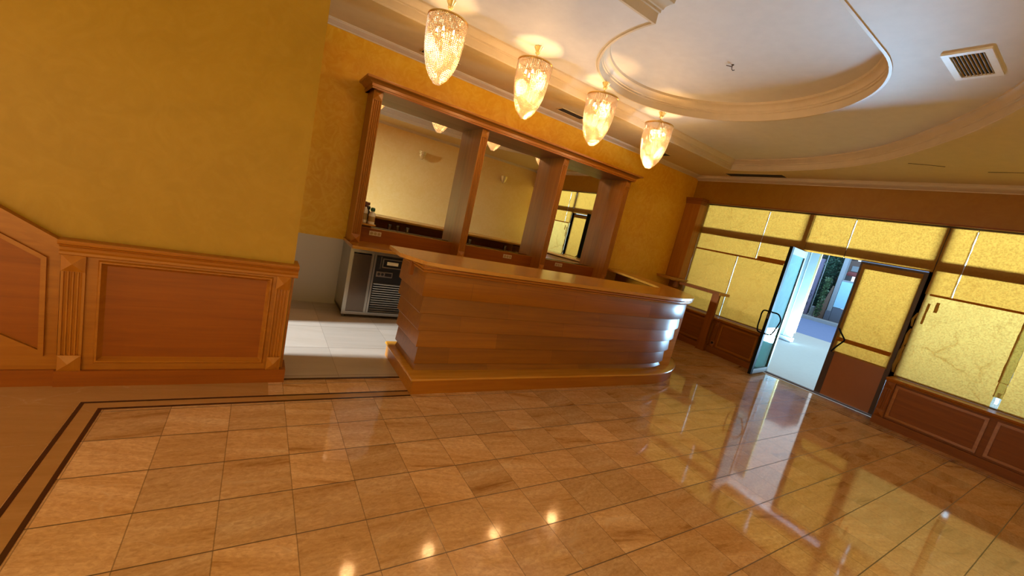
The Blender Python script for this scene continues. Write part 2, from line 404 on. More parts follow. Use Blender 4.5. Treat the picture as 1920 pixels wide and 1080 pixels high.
# ------------------------------------------------------------------ walls
struct('wall_back', box(XL, XE + .2, YB, YB + .12, 0, 3.7), M['gold_back'])
struct('wall_front', box(XL, XE + .2, YF - .12, YF, 0, 3.7), M['gold_front'])
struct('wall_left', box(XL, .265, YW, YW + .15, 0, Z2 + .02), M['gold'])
sw = MB()                                   # end wall far to the left, with a window that lights the room from that side
WY0, WY1, WZ0, WZ1 = 1.2, 3.1, .75, 2.75
sw.box(XL - .12, XL, YF - .1, WY0, 0, 3.7); sw.box(XL - .12, XL, WY1, 3.72, 0, 3.7); sw.box(XL - .12, XL, 4.66, YB, 0, 3.7); sw.box(XL - .12, XL, 3.72, 4.66, 2.4, 3.7); sw.box(XL - .12, XL, WY0, WY1, 0, WZ0); sw.box(XL - .12, XL, WY0, WY1, WZ1, 3.7)
struct('wall_side', sw, M['gold_front'])
wf = MB(); wf.box(XL - .08, XL - .03, WY0, WY1, WZ0, WZ0 + .05); wf.box(XL - .08, XL - .03, WY0, WY1, WZ1 - .05, WZ1)
for yy in (WY0, (WY0 + WY1) / 2 - .025, WY1 - .05): wf.box(XL - .08, XL - .03, yy, yy + .05, WZ0, WZ1)
struct('window_4', wf, M['frame'])
aw = MB()                                   # end of the alcove behind the bar, with a doorway that daylight comes through
aw.box(-1.12, -1.0, YW + .15, 3.80, 0, ZS); aw.box(-1.12, -1.0, 4.56, YB, 0, ZS); aw.box(-1.12, -1.0, 3.80, 4.56, 2.1, ZS)
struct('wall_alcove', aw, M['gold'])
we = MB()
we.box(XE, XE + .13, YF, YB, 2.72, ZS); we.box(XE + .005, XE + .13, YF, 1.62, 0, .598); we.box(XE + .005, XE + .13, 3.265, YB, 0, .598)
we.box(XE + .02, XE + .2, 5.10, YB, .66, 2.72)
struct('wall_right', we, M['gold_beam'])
struct('trim_8', MB().prism([(YF, 0), (YB - .36, 0), (YB - .36, .02), (YF, .02)], XE - .022, XE + .01, 'x').transform(lambda p: p + Vector((0, 0, 2.705))), M['wood_dy'])

# ------------------------------------------------------------------ ceiling: soffit, raised field, keyhole recess
curve = catmull([(6.83, 4.45), (6.84, 4.0), (6.77, 3.4), (6.60, 2.8), (6.32, 2.28), (5.98, 1.89), (5.63, 1.565), (5.30, 1.29), (4.95, 1.055), (4.70, .915), (4.3, .735), (3.8, .60), (3.2, .53), (2.6, .52)], 6)
H1 = [(-2.3, 4.45)] + curve + [(-2.3, .52)]
cx, cy, rx, ry = 3.83, 2.885, 1.215, 1.31
y0, y1 = 1.575, 2.755
H2 = [(-1.8, y1)]
a_start = PI - math.asin((y1 - cy) / ry); a_end = -PI / 2
N = 64
for i in range(N + 1):
    a = a_start + (a_end - a_start) * i / N
    H2.append((cx + rx * math.cos(a), cy + ry * math.sin(a)))
H2.append((-1.8, y0))
struct('ceiling', MB().fill([(XL, YF), (XE, YF), (XE, YB), (XL, YB)], [H1], ZS), M['soffit'])
struct('ceiling_raised', MB().fill(H1, [H2], Z2), M['ceil'])
struct('ceiling_recess', MB().fill(H2, [], Z3), M['ceil'])
struct('trim_9', MB().sweep(H1, [(0, ZS), (0, ZS + .012), (.004, ZS + .016), (.004, ZS + .085), (.014, ZS + .09), (.014, ZS + .106), (.022, ZS + .112), (.034, ZS + .135), (.058, ZS + .155), (.066, ZS + .158), (.068, Z2)], True), M['cornice'])
struct('trim_10', MB().sweep(H2, [(-.022, Z2), (-.022, Z2 - .008), (0, Z2 - .008), (0, Z2 + .075), (.012, Z2 + .08), (.012, Z2 + .10), (.022, Z2 + .106), (.03, Z2 + .13), (.052, Z2 + .152), (.072, Z2 + .162), (.076, Z3)], True), M['cornice'])
struct('ceiling_roof', box(XL - .2, XE + .3, YF - .2, YB + .2, 3.66, 3.8), M['ceil'])
CR = [(0, 3.160), (.012, 3.160), (.016, 3.170), (.045, 3.178), (.075, 3.192), (.088, 3.196), (.092, 3.204), (.105, 3.206), (.108, ZS)]
struct('trim_11', MB().prism([(YB - o, z) for o, z in CR] + [(YB, ZS)], XL, XE, 'x'), M['cornice'])
struct('trim_12', MB().prism([(XE - o, z - .03) for o, z in CR] + [(XE - .1, ZS), (XE, ZS)], YF, YB, 'y'), M['cornice'])
struct('trim_13', MB().prism([(YF + o, z) for o, z in CR] + [(YF, ZS)], XL, XE, 'x'), M['cornice'])

# ------------------------------------------------------------------ wainscot
def ring(mb, x0, x1, y0_, y1_, e, z0, z1):
    mb.box(x0, x1, y0_, y0_ + e, z0, z1); mb.box(x0, x1, y1_ - e, y1_, z0, z1); mb.box(x0, x0 + e, y0_ + e, y1_ - e, z0, z1); mb.box(x1 - e, x1, y0_ + e, y1_ - e, z0, z1); return mb
def fluted(mb, x0, x1, yf, yb, z0, z1, n=4):
    """upright with n grooves on its -y face"""
    w = (x1 - x0); poly = [(x0, yf)]
    g = w / (n + .9) ; e = (w - n * g) / 2
    for k in range(n):
        a = x0 + e + k * g + g * .12; b = x0 + e + (k + 1) * g - g * .12
        for j in range(5):
            q = PI * j / 4; poly.append(((a + b) / 2 - math.cos(q) * (b - a) / 2, yf + math.sin(q) * (b - a) * .55))
    poly += [(x1, yf), (x1, yb), (x0, yb)]
    return mb.prism(poly, z0, z1)
def pilaster(root, x0, x1, yf, yb, z0, z1, blk, mat, n=4):
    p = fluted(MB(), x0, x1, yf, yb, z0 + blk, z1 - blk, n).build('pilaster', mat, root)
    for za in (z0, z1 - blk):
        m = MB().box(x0, x1, yf - .006, yb, za, za + blk)
        m.pyramid(((x0 + x1) / 2, yf - .006, za + blk / 2), (1, 0, 0), (0, 0, 1), (0, -1, 0), (x1 - x0) / 2 * .96, blk / 2 * .96, .022)
        m.build('corner_block', mat, p)
    return p
def frame_panel(root, x0, x1, z0, z1, yf, depth, m_mould, m_panel, mw=.035):
    MB().box(x0 - .002, x1 + .002, yf + depth, yf + depth + .012, z0, z1).build('panel', m_panel, root)
    f = MB(); pr = [(0, 0), (.008, -.010), (.016, -.010), (.020, 0), (mw, depth)]    # mitred moulding
    c = [(x0, z0), (x1, z0), (x1, z1), (x0, z1)]; ins = [(1, 1), (-1, 1), (-1, -1), (1, -1)]
    b = 0
    for (px, pz), (ix, iz) in zip(c, ins):
        for o, d in pr: f.v.append((px + ix * o, yf + d, pz + iz * o))
    k = len(pr)
    for i in range(4):
        j = (i + 1) % 4
        for q in range(k - 1): f.face((i * k + q, j * k + q, j * k + q + 1, i * k + q + 1))
    f.build('panel_moulding', m_mould, root)
w = thing('wainscot', (-.3, 3.21, 0), 'oak wainscot with one wide panel between two fluted pilasters left of the bar', 'wainscot')
yf = 3.205
MB().box(-.895, .300, yf - .012, YW, 0, .10).build('baseboard', M['wood_dx'], w)
st = MB(); st.box(-.785, -.735, yf + .012, YW, .145, .785); st.box(.15, .17, yf + .012, YW, .145, .785); st.box(-.785, .17, yf + .012, YW, .785, .82); st.box(-.785, .17, yf + .012, YW, .10, .145)
st.build('frame', M['wood_x'], w)
frame_panel(w, -.737, .150, .143, .787, yf + .012, .022, M['wood_x'], M['wood_dx'])
pilaster(w, .170, .258, yf, YW, .10, .805, .098, M['wood_z'])
pilaster(w, -.885, -.785, yf, YW, .10, .805, .098, M['wood_z'])
cap = [(0, .800), (-.040, .802), (-.046, .808), (-.046, .822), (-.040, .828), (-.036, .832), (-.038, .848), (-.050, .858), (-.052, .864), (-.066, .866), (-.074, .872), (-.076, .882), (-.070, .892), (0, .895)]
MB().prism([(YW + o, z) for o, z in cap], -.893, .298, 'x').build('cap_rail', M['wood_x'], w)
# end return of the wall beyond the pilaster
MB().box(.2655, .300, YW, YW + .14, 0, .10).build('baseboard', M['wood_dy'], w)
MB().box(.2655, .280, YW, YW + .14, .10, .80).build('end_board', M['wood_y'], w)
MB().box(.2655, .298, YW, YW + .14, .805, .894).build('cap_rail', M['wood_y'], w)
w2 = thing('wainscot', (-1.9, 3.21, 0), 'oak wainscot with a panel and cap rail climbing like a stair, at the left edge', 'wainscot')
sl = .62; xa, xb = -.893, -3.15
MB().prism([(xa, .10), (xa, .80), (xb, .80 + (xa - xb) * sl), (xb, .10)], yf + .022, YW, 'y').build('backing_board', M['wood_x'], w2)
MB().box(xb, xa, yf + .002, YW, 0, .10).build('baseboard', M['wood_dx'], w2)
cr = MB()
for z0, z1, d in ((0, .03, .03), (.03, .055, .045), (.055, .085, .058)):
    cr.prism([(xa, .80 + z0), (xa, .80 + z1), (xb, .80 + z1 + (xa - xb) * sl), (xb, .80 + z0 + (xa - xb) * sl)], YW - d + .01, YW, 'y')
cr.build('cap_rail', M['wood_x'], w2)
def slant_frame(x0, x1, za, zb, wd, y0_, y1_):
    m = MB(); d = (x0 - x1) * sl
    m.prism([(x0, za), (x0, zb), (x0 - wd, zb + wd * sl), (x0 - wd, za + wd * sl)], y0_ - .003, y1_, 'y')
    x0 -= .0006; m.prism([(x0, za), (x1, za + d), (x1, za + d + wd * 1.2), (x0, za + wd * 1.2)], y0_, y1_, 'y')
    m.prism([(x0, zb), (x1, zb + d), (x1, zb + d - wd * 1.2), (x0, zb - wd * 1.2)], y0_, y1_, 'y')
    return m
slant_frame(-.943, -3.0, .185, .775, .022, yf + .008, yf + .023).build('panel_moulding', M['wood_x'], w2)
MB().prism([(-.962, .23), (-.962, .765), (-3.0, .765 + 2.038 * sl), (-3.0, .23 + 2.038 * sl)], yf + .017, yf + .023, 'y').build('panel', M['wood_dx'], w2)

# ------------------------------------------------------------------ entrance side wainscots
def entrance_wainscot(label, ya, yb, posts, panels, loc):
    r = thing('wainscot', loc, label, 'wainscot')
    xf = 7.235
    MB().box(xf - .02, XE, ya, yb, 0, .105).build('baseboard', M['wood_dy'], r)
    MB().box(xf + .02, XE, ya, yb, .105, .60).build('backing_board', M['wood_dy'], r)
    MB().prism([(XE + .118, .60), (xf - .015, .60), (xf - .02, .615), (xf - .045, .622), (xf - .05, .640), (xf - .05, .648), (XE + .118, .652)], ya, yb, 'y').build('sill_cap', M['wood_y'], r)
    for (p0, p1) in posts:
        q = MB(); q.box(xf, xf + .03, p0, p1, .105, .60)
        for k in range(4):
            yy = p0 + (p1 - p0) * (k + .5) / 4; q.tube([(xf, yy, .21), (xf, yy, .495)], .008, 6)
        p = q.build('post', M['wood_dz'], r)
        for za in (.105, .503):
            MB().pyramid((xf, (p0 + p1) / 2, za + .047), (0, 1, 0), (0, 0, 1), (-1, 0, 0), (p1 - p0) / 2 * .95, .045, .02).build('corner_block', M['wood_dz'], p)
    for (p0, p1) in panels:
        f = MB(); f.box(xf + .004, xf + .019, p0, p0 + .03, .16, .54); f.box(xf + .004, xf + .019, p1 - .03, p1, .16, .54); f.box(xf + .004, xf + .019, p0, p1, .13, .16); f.box(xf + .004, xf + .019, p0, p1, .54, .57)
        f.build('panel_moulding', M['wood_y'], r)
        MB().box(xf + .014, xf + .0195, p0 + .03, p1 - .03, .16, .54).build('panel', M['wood_dy'], r)
    return r
entrance_wainscot('dark oak wainscot under the paper-covered window right of the doors', YF, 1.635, [(1.535, 1.635)], [(.69, 1.52), (-.30, .63)], (7.25, .6, 0))
entrance_wainscot('dark oak wainscot under the paper-covered window between bar and doors', 3.275, YB, [(4.03, 4.10)], [(3.33, 3.98), (4.14, 4.98)], (7.25, 4.3, 0))

# ------------------------------------------------------------------ corner pilaster, window ledges
cp = thing('corner_pilaster', (7.3, 5.25, 0), 'wooden pilaster with moulded capital in the corner left of the windows', 'pilaster')
MB().box(7.205, 7.385, 5.09, YB, 1.16, 2.645).build('shaft', M['wood_z'], cp)
k = MB()
for z0_, z1_, e in ((2.645, 2.67, .012), (2.67, 2.70, .022), (2.70, 2.735, .032), (2.735, 2.76, .042)): k.box(7.205 - e, 7.368, 5.09 - e, YB, z0_, z1_)
k.build('capital', M['wood_dy'], cp)
ca = thing('corner_shelf', (7.2, 5.2, 1.1), 'thick moulded corner shelf under the wooden pilaster by the window', 'shelf')
k = MB()
for z0_, z1_, e in ((1.105, 1.118, .025), (1.118, 1.128, .012), (1.128, 1.143, .018), (1.143, 1.158, 0)): k.box(6.93 + e, 7.385, 4.99 + e, YB, z0_, z1_)
k.build('shelf_board', M['wood_ly'], ca)
MB().box(7.10, 7.16, 5.02, 5.10, .98, 1.105).build('bracket', M['wood_dz'], ca)
wl = thing('window_ledge', (7.3, 4.5, 0), 'narrow dark wooden ledge on one leg along the window beyond the bar', 'ledge')
MB().box(7.12, 7.435, 4.135, 4.985, 1.055, 1.104).build('ledge_board', M['wood_dy'], wl)
MB().box(7.118, 7.435, 4.118, 4.135, 1.055, 1.104).build('end_moulding', M['wood_ly'], wl)
lg = MB(); lg.box(7.128, 7.182, 4.13, 4.265, .20, 1.055); lg.box(7.118, 7.184, 4.115, 4.275, 0, .20)
lg.build('leg', M['wood_dz'], wl)

# ------------------------------------------------------------------ windows and doors
fr = MB()
fr.box(7.50, 7.56, YF, 5.10, 2.115, 2.22); fr.box(7.49, 7.56, YF, 5.10, 2.675, 2.74); fr.box(7.49, 7.56, 5.06, 5.12, .60, 2.72)
fr.box(7.50, 7.56, 3.19, 3.285, .60, 2.70); fr.box(7.50, 7.56, 3.285, 5.10, .60, .665)
w1 = struct('window_1', fr, M['frame'])
box(7.528, 7.532, 3.285, 5.06, .665, 2.68).build('pane', M['glass'], w1, 'structure')
fr = MB(); fr.box(7.495, 7.56, 1.605, 3.285, 2.118, 2.218); fr.box(7.50, 7.57, 3.178, 3.285, 0, 2.12); fr.box(7.50, 7.57, 1.605, 1.693, 0, 2.12)
fr.box(7.50, 7.57, 1.69, 3.18, .0, .022)
w2_ = struct('window_2', fr, M['frame'])
box(7.528, 7.532, 1.69, 3.19, 2.22, 2.68).build('pane', M['glass'], w2_, 'structure')
fr = MB(); fr.box(7.50, 7.56, 1.605, 1.70, .60, 2.70); fr.box(7.50, 7.56, YF, 1.61, .60, .665)
w3 = struct('window_3', fr, M['frame'])
box(7.528, 7.532, YF, 1.61, .665, 2.68).build('pane', M['glass'], w3, 'structure')

def leaf(name, hinge, ang, mirror, stile_m, rail_m, panel):
    """door leaf in local (u from hinge, n across, z)"""
    hx, hy = hinge; ca_, sa_ = math.cos(ang), math.sin(ang)
    def T(p): return Vector((hx + ca_ * p.x - sa_ * p.y * mirror, hy + sa_ * p.x + ca_ * p.y * mirror, p.z))
    W = .735
    m = MB().box(.655, W, -.022, .022, .03, 2.095).transform(T)
    d = struct(name, m, stile_m)
    MB().box(0, .05, -.022, .022, .03, 2.095).transform(T).build('hinge_stile', rail_m, d)
    MB().box(.05, .655, -.02, .02, 1.99, 2.095).transform(T).build('top_rail', rail_m, d)
    if panel:
        MB().box(.05, .655, -.018, .018, .03, .72).transform(T).build('lower_panel', M['door_panel'], d)
        MB().box(.05, .655, -.004, .004, .72, 1.99).transform(T).build('pane', M['glass'], d)
    else:
        MB().box(.05, .655, -.02, .02, .03, .11).transform(T).build('bottom_rail', rail_m, d)
        MB().box(.05, .655, -.004, .004, .11, 1.99).transform(T).build('pane', M['glass_teal'], d)
    if not panel:
        MB().box(.05, .655, .0045, .0055, .80, 1.99).transform(T).build('inner_paper', M['teal_paper'], d)
    for sgn in ((-1, 1) if not panel else (-1,)):
        pts = [(.69, .022 * sgn, 1.06), (.665, .10 * sgn, 1.055), (.62, .135 * sgn, 1.0), (.60, .14 * sgn, .93), (.655, .12 * sgn, .79), (.675, .09 * sgn, .715), (.69, .022 * sgn, .71)]
        if panel: pts = [(.70, -.022, 1.06), (.69, -.05, 1.058), (.64, -.085, 1.01), (.575, -.10, .935), (.58, -.10, .90), (.64, -.085, .80), (.69, -.05, .715), (.70, -.022, .71)]
        MB().tube([T(Vector(p)) for p in catmull(pts, 4)], .011, 8).build('handle', M['frame_black'], d)
    MB().box(.715, .738, -.012, .012, .95, 1.03).transform(T).build('lock_plate', M['steel_d'], d)
    return d
leaf('door_1', (7.505, 3.172), math.atan2(-.090, -.71), 1, M['frame_black'], M['alu'], False)
leaf('door_2', (7.515, 1.698), PI / 2, -1, M['frame'], M['frame'], True)

def sheet(ya, yb, za, zb, m, name, label, cat, group, seed, amp=.006, x=WX, top=None):
    """a taped paper sheet with slight buckles, 1 mm thick"""
    rnd = random.Random(seed); NY = max(4, int((yb - ya) / .06)); NZ = max(4, int((zb - za) / .06))
    ph = [(rnd.uniform(2, 9), rnd.uniform(2, 9), rnd.uniform(0, 6), rnd.uniform(.3, 1)) for _ in range(7)]
    mb = MB()
    for s_ in (0, 1):
        for i in range(NZ + 1):
            for j in range(NY + 1):
                y = ya + (yb - ya) * j / NY; z = za + (zb - za) * i / NZ
                e = min(1, 6 * min(j / NY, 1 - j / NY) + .15) * min(1, 6 * min(i / NZ, 1 - i / NZ) + .15)
                b = sum(math.sin(f * y + g * z + h) * k for f, g, h, k in ph) / 4
                ry = rnd.uniform(-.003, .003) if s_ == 0 and j in (0, NY) else 0
                mb.v.append((x + b * amp * e - .001 * s_, y + ry, z))
    n1 = (NY + 1) * (NZ + 1)
    for s_ in (0, 1):
        for i in range(NZ):
            for j in range(NY):
                a = s_ * n1 + i * (NY + 1) + j; mb.face((a, a + 1, a + NY + 2, a + NY + 1))
    mb.f = mb.f[:NY * NZ]; mb.mi = mb.mi[:NY * NZ]; mb.v = mb.v[:n1]
    o = mb.build(name, m, None, None, 60, (x, (ya + yb) / 2, za))
    return tag(o, label, cat, group)
PG = 'brown paper sheets over the windows and door'
def paper(ya, yb, za, zb, label, seed, m='paper', amp=.006, x=WX): return sheet(ya, yb, za, zb, M[m], 'paper_sheet', label, 'paper', PG, seed, amp, x)
paper(3.896, 5.085, 1.835, 2.695, 'brown paper sheet high on the window, next to the corner pilaster', 1)
paper(3.200, 3.890, 1.835, 2.695, 'brown paper sheet high on the window, directly left of the open door leaf', 2)
paper(2.652, 3.195, 2.105, 2.695, 'narrow brown paper sheet over the transom above the open door leaf', 3)
paper(1.660, 2.645, 2.105, 2.695, 'wide brown paper sheet over the transom above the closed door leaf', 4)
paper(4.212, 5.085, .660, 1.835, 'creased brown paper sheet behind the window ledge and bar end', 5, 'paper', .012)
paper(3.200, 4.205, .660, 1.835, 'creased brown paper sheet between the window ledge and the open door', 6, 'paper', .012)
paper(1.735, 2.400, .705, 2.065, 'brown paper sheet taped on the closed door leaf', 7, 'paper', .005, 7.478)
paper(1.404, 1.650, 1.815, 2.695, 'narrow brown paper strip beside the mullion right of the doors', 8)
paper(YF, 1.397, 1.815, 2.695, 'brown paper sheet at top of the right-hand window', 9)
paper(.755, 1.640, .660, 1.815, 'large crumpled pale paper sheet on the right-hand window', 10, 'paper_l', .018)
paper(YF, .690, .660, 1.815, 'crumpled pale paper sheet cut off by the right edge of the photo', 11, 'paper_l', .018)
TG = 'tape strips on the window paper'
def tape(ya, yb, za, zb, label, m, seed, rot=0, x=WX - .010, amp=.002):
    o = sheet(ya, yb, za, zb, M[m], 'tape_strip', label, 'tape', TG, seed, amp, x)
    return o
tape(3.42, 5.07, 1.815, 1.845, 'brown tape strip across the left-hand window under its upper sheets', 'tape', 21)
tape(3.25, 3.86, 1.845, 1.895, 'reddish tape piece widening towards the open door leaf', 'tape', 22, x=WX - .0125)
tape(YF, 1.60, 1.800, 1.828, 'brown tape strip across the right-hand window', 'tape', 23)
tape(1.745, 2.385, .885, .945, 'reddish tape strip across the paper on the closed door leaf', 'tape', 24, x=7.466)
tape(.690, .775, .98, 1.80, 'brown tape strip down the seam of the pale papers', 'tape_tan', 25, amp=.004)
tape(.690, .765, .80, .985, 'torn loose lower end of seam tape over a bright gap', 'tape_tan', 26, amp=.012)
tape(1.475, 1.510, 1.60, 1.735, 'short tan tape piece near the top corner of the crumpled pale paper', 'tape_tan', 27)
tape(1.560, 1.585, 1.42, 1.70, 'thin tan tape strip hanging beside the door-side edge of the crumpled pale paper', 'tape_tan', 28)
def scrap(pts, w_, label, m='tape_tan'):
    mb = MB(); n = len(pts)
    for i, (y, z, dx) in enumerate(pts):
        k_ = w_ * (.35 + .65 * math.sin(PI * (i + .5) / n)); mb.v += [(WX - .012 - dx, y - k_ / 2, z), (WX - .020 - dx * 1.3, y, z + .004), (WX - .012 - dx, y + k_ / 2, z)]
    for i in range(n - 1):
        for q in (0, 1): mb.face((i * 3 + q, i * 3 + q + 1, i * 3 + 4 + q, i * 3 + 3 + q))
    o = mb.build('paper_scrap', M[m], None, None, 40, (WX - .02, pts[0][0], pts[0][1])); md = o.modifiers.new('thickness', 'SOLIDIFY'); md.thickness = .0008
    tag(o, label, 'paper scrap', 'torn paper scraps beside the closed door leaf')
scrap([(1.655, .70, 0), (1.665, .80, .01), (1.650, .90, .02), (1.660, 1.0, .008), (1.645, 1.08, .015)], .045, 'lowest torn paper scrap on the mullion right of the closed door leaf', 'paper_l')
scrap([(1.660, 1.06, .01), (1.645, 1.14, .03), (1.655, 1.24, .012), (1.640, 1.33, .02)], .035, 'middle torn paper scrap on the mullion right of the closed door leaf')
scrap([(1.652, 1.36, 0), (1.660, 1.46, .018), (1.640, 1.55, .008)], .030, 'topmost torn paper scrap on the mullion right of the closed door leaf', 'paper_l')
GW = 'white strips in the paper seams'
def white(ya, yb, za, zb, label, s): tag(sheet(ya, yb, za, zb, M['tape_w'], 'white_strip', label, 'strip', GW, s, .001, WX + .006), label, 'strip', GW)
white(3.885, 3.910, 1.84, 2.67, 'bright white seam strip high on the left-hand window', 31)
white(4.200, 4.227, .68, 1.83, 'long bright white seam strip low on the left-hand window', 32)
white(2.640, 2.667, 2.22, 2.67, 'bright white seam strip over the transom above the doors', 33)
white(1.392, 1.420, 1.83, 2.67, 'bright white seam strip at top of the right-hand window', 34)
white(.705, .735, .72, .86, 'bright white sliver under the torn seam tape low on the right', 35)

# ------------------------------------------------------------------ bar counter
bar = thing('bar_counter', (3.0, 3.2, 0), 'long oak bar counter with board-clad front and rounded right end', 'bar counter')
arc = catmull([(3.9, 2.925), (4.15, 2.928), (4.45, 2.965), (4.75, 3.07), (5.03, 3.25), (5.26, 3.50), (5.42, 3.80), (5.53, 4.20), (5.66, 4.70), (5.86, 5.405)], 6)
topline = [(1.005, 3.66), (1.005, 3.235), (1.145, 2.985), (1.30, 2.945), (1.6, 2.93)] + arc
inner = [(5.37, 5.405), (5.22, 4.70), (5.05, 4.15), (4.95, 3.84), (4.87, 3.70), (4.77, 3.635), (4.65, 3.62), (1.02, 3.62)]
top = MB().prism(topline[1:] + inner, 1.060, 1.090)
top.build('worktop', M['wood_lx'], bar)
line2 = [(1.10, 3.64), (1.10, 2.935)] + [(1.8, 2.93)] + arc
MB().sweep(line2, [(-.08, 1.0598), (-.022, 1.0598), (-.022, 1.054), (-.010, 1.052), (-.005, 1.046), (-.006, 1.038), (-.014, 1.034), (-.030, 1.033), (-.030, 1.027), (-.022, 1.024), (-.020, 1.016), (-.028, 1.008), (-.05, 1.004), (-.08, 1.004)]).build('edge_moulding', M['wood_x'], bar)
prof = []
zt = [1.004, .808, .662, .512, .362, .205, .140]
def foff(z): return -.055 - (1.0 - z) * .115
for i in range(len(zt) - 1):
    a_, b_ = zt[i], zt[i + 1]
    prof += [(foff(a_) - .012, a_), (foff(a_) - .010, a_ - .010), (foff(b_) + .018, b_ + .004), (foff(b_) + .016, b_)]
bd = MB().sweep(line2, prof, capped=False)
bd.build('board_cladding', M['plank'], bar)
line3 = [(1.195, 3.74), (1.195, 2.925)] + [(1.8, 2.925)] + arc
MB().sweep(line3, [(-.20, .115), (.012, .115), (.020, .120), (.024, .130), (.020, .140), (.010, .145), (-.22, .145)]).build('foot_ledge', M['wood_lx'], bar)
MB().sweep(line3, [(-.15, 0), (.004, 0), (.004, .115), (-.15, .115)]).build('plinth', M['wood_x'], bar)
bp = MB(); bp.box(1.27, 4.8, 3.16, 3.18, .0, 1.05); bp.box(1.27, 1.29, 3.16, 3.60, 0, 1.05)
bp.build('back_board', M['wood_lx'], bar)
MB().box(1.29, 4.75, 3.18, 3.56, .845, .870).build('under_shelf', M['steel'], bar)
MB().box(1.100, 1.128, 3.20, 3.245, .93, 1.05).build('end_bracket', M['wood_dz'], bar)
# tumblers on the shelf under the counter (seen in the mirror)
def tumbler():
    t_ = thing('drinking_glass', (2.02, 3.42, .8712), '', 'glass', 'glasses on the shelf under the bar top')
    pr = [(.001, 0), (.028, 0), (.030, .004), (.036, .11), (.037, .112), (.034, .110), (.027, .012), (.001, .010)]
    o = MB().lathe(pr, (2.02, 3.42, .8712), 20).build('bowl', M['tumbler'], t_)
    return t_
t0 = tumbler()
sp = [(2.02, 3.42, 'drinking glass on the under-bar shelf, leftmost of the glasses in the mirror'), (2.17, 3.40, 'drinking glass on the under-bar shelf, second from left in the mirror'),
      (2.34, 3.43, 'drinking glass on the under-bar shelf, third from left in the mirror'), (3.40, 3.40, 'drinking glass on the under-bar shelf, third from right in the mirror'),
      (3.62, 3.43, 'drinking glass on the under-bar shelf, second from right in the mirror'), (4.46, 3.43, 'lone drinking glass on the under-bar shelf nearest the window')]
for i, (x, y, lb) in enumerate(sp):
    o = t0 if i == 0 else dup(t0)
    o.location = (x, y, .8712); o['label'] = lb

# ------------------------------------------------------------------ back bar with mirrors
bb = thing('back_bar', (3.1, 5.2, 0), 'tall oak back bar with three mirrors between fluted pilasters', 'back bar')
YM = 5.405
PX = [(.963, 1.065), (2.351, 2.451), (3.743, 3.838), (5.10, 5.211)]
MB().prism([(4.80, .837), (4.79, .845), (4.79, .866), (4.797, .873), (YB, .873), (YB, .837)], .944, 5.25, 'x').build('worktop', M['wood_lx'], bb)
for (a, b) in PX:
    pilaster(bb, a, b, 5.085, YM + .01, .873, 2.605, .10, M['wood_z'])
ent = [(5.03, 2.605), (5.03, 2.622), (5.022, 2.626), (5.022, 2.655), (5.005, 2.662), (4.985, 2.680), (4.968, 2.686), (4.955, 2.690), (4.950, 2.700), (4.950, 2.714), (YB, 2.714), (YB, 2.605)]
MB().sweep([(.93, YB), (.93, 5.03), (5.245, 5.03), (5.245, YB)], [(5.03 - y, z) for y, z in ent[:-2]] + [(-.05, 2.714), (-.05, 2.605)]).build('cornice', M['wood_x'], bb)
MB().box(.97, 5.205, 5.02, YM, 2.600, 2.61).build('canopy_board', M['wood_dx'], bb)
MB().box(.97, 5.205, 5.06, YB, 2.66, 2.712).build('top_board', M['wood_dx'], bb)
for i in range(3):
    x0, x1 = PX[i][1], PX[i + 1][0]
    MB().box(x0, x1, YM, YM + .012, .90, 2.60).build('mirror', M['mirror'], bb)
    MB().box(x0, x1, 5.318, 5.338, .873, 1.045).build('splash_panel', M['wood_dx'], bb)
    MB().box(x0, x1, 5.312, 5.342, 1.045, 1.052).build('panel_cap', M['wood_lx'], bb)
    for yb_ in (5.338,): MB().box(x0, x1, 5.338, YM, 1.030, 1.034).build('ledge', M['wood_dx'], bb)
cs = thing('bottle_shelf', (1.16, 5.30, 1.085), 'small wooden shelf holding two bottles at the left mirror', 'shelf')
MB().prism([(1.066, 5.20), (1.20, 5.20), (1.262, 5.24), (1.262, 5.40), (1.066, 5.40)], 1.087, 1.104).build('board', M['wood_lx'], cs)
MB().box(1.066, 1.24, 5.375, 5.40, 1.052, 1.087).build('batten', M['wood_dx'], cs)
def bottle(x, y, h, r, cap_m, label, squat):
    b = thing('bottle', (x, y, 1.104), label, 'bottle', 'bottles on the small mirror shelf')
    c = (x, y, 1.104)
    MB().lathe([(.001, 0), (r * .9, 0), (r, .006), (r, h * .55), (r * .95, h * .62), (r * .5, h * .74), (r * .42, h * .78), (.001, h * .78)], c, 24).build('body', M['white'], b)
    MB().lathe([(r * 1.01, h * .16), (r * 1.012, h * .17), (r * 1.012, h * .46), (r * 1.01, h * .47)], c, 24).build('paper_label', M['label_c'], b)
    t = MB()
    if squat: t.lathe([(.001, h * .78), (r * .62, h * .78), (r * .70, h * .82), (r * .66, h * .96), (r * .3, h), (.001, h)], c, 20)
    else:
        t.lathe([(.001, h * .77), (r * .5, h * .77), (r * .5, h * .86), (.001, h * .86)], c, 16)
        t.box(x - .018, x + .045, y - .014, y + .014, c[2] + h * .86, c[2] + h)
    t.build('cap', cap_m, b)
    if not squat: MB().prism([(x + .03, c[2] + h * .86), (x + .042, c[2] + h * .70), (x + .036, c[2] + h * .70), (x + .02, c[2] + h * .86)], y - .006, y + .006, 'y').build('trigger', cap_m, b)
bottle(1.205, 5.27, .205, .040, M['green'], 'white bottle with green cap, in front on the mirror shelf', True)
bottle(1.125, 5.32, .255, .036, M['red_d'], 'white spray bottle with dark red head, half behind the pilaster', False)
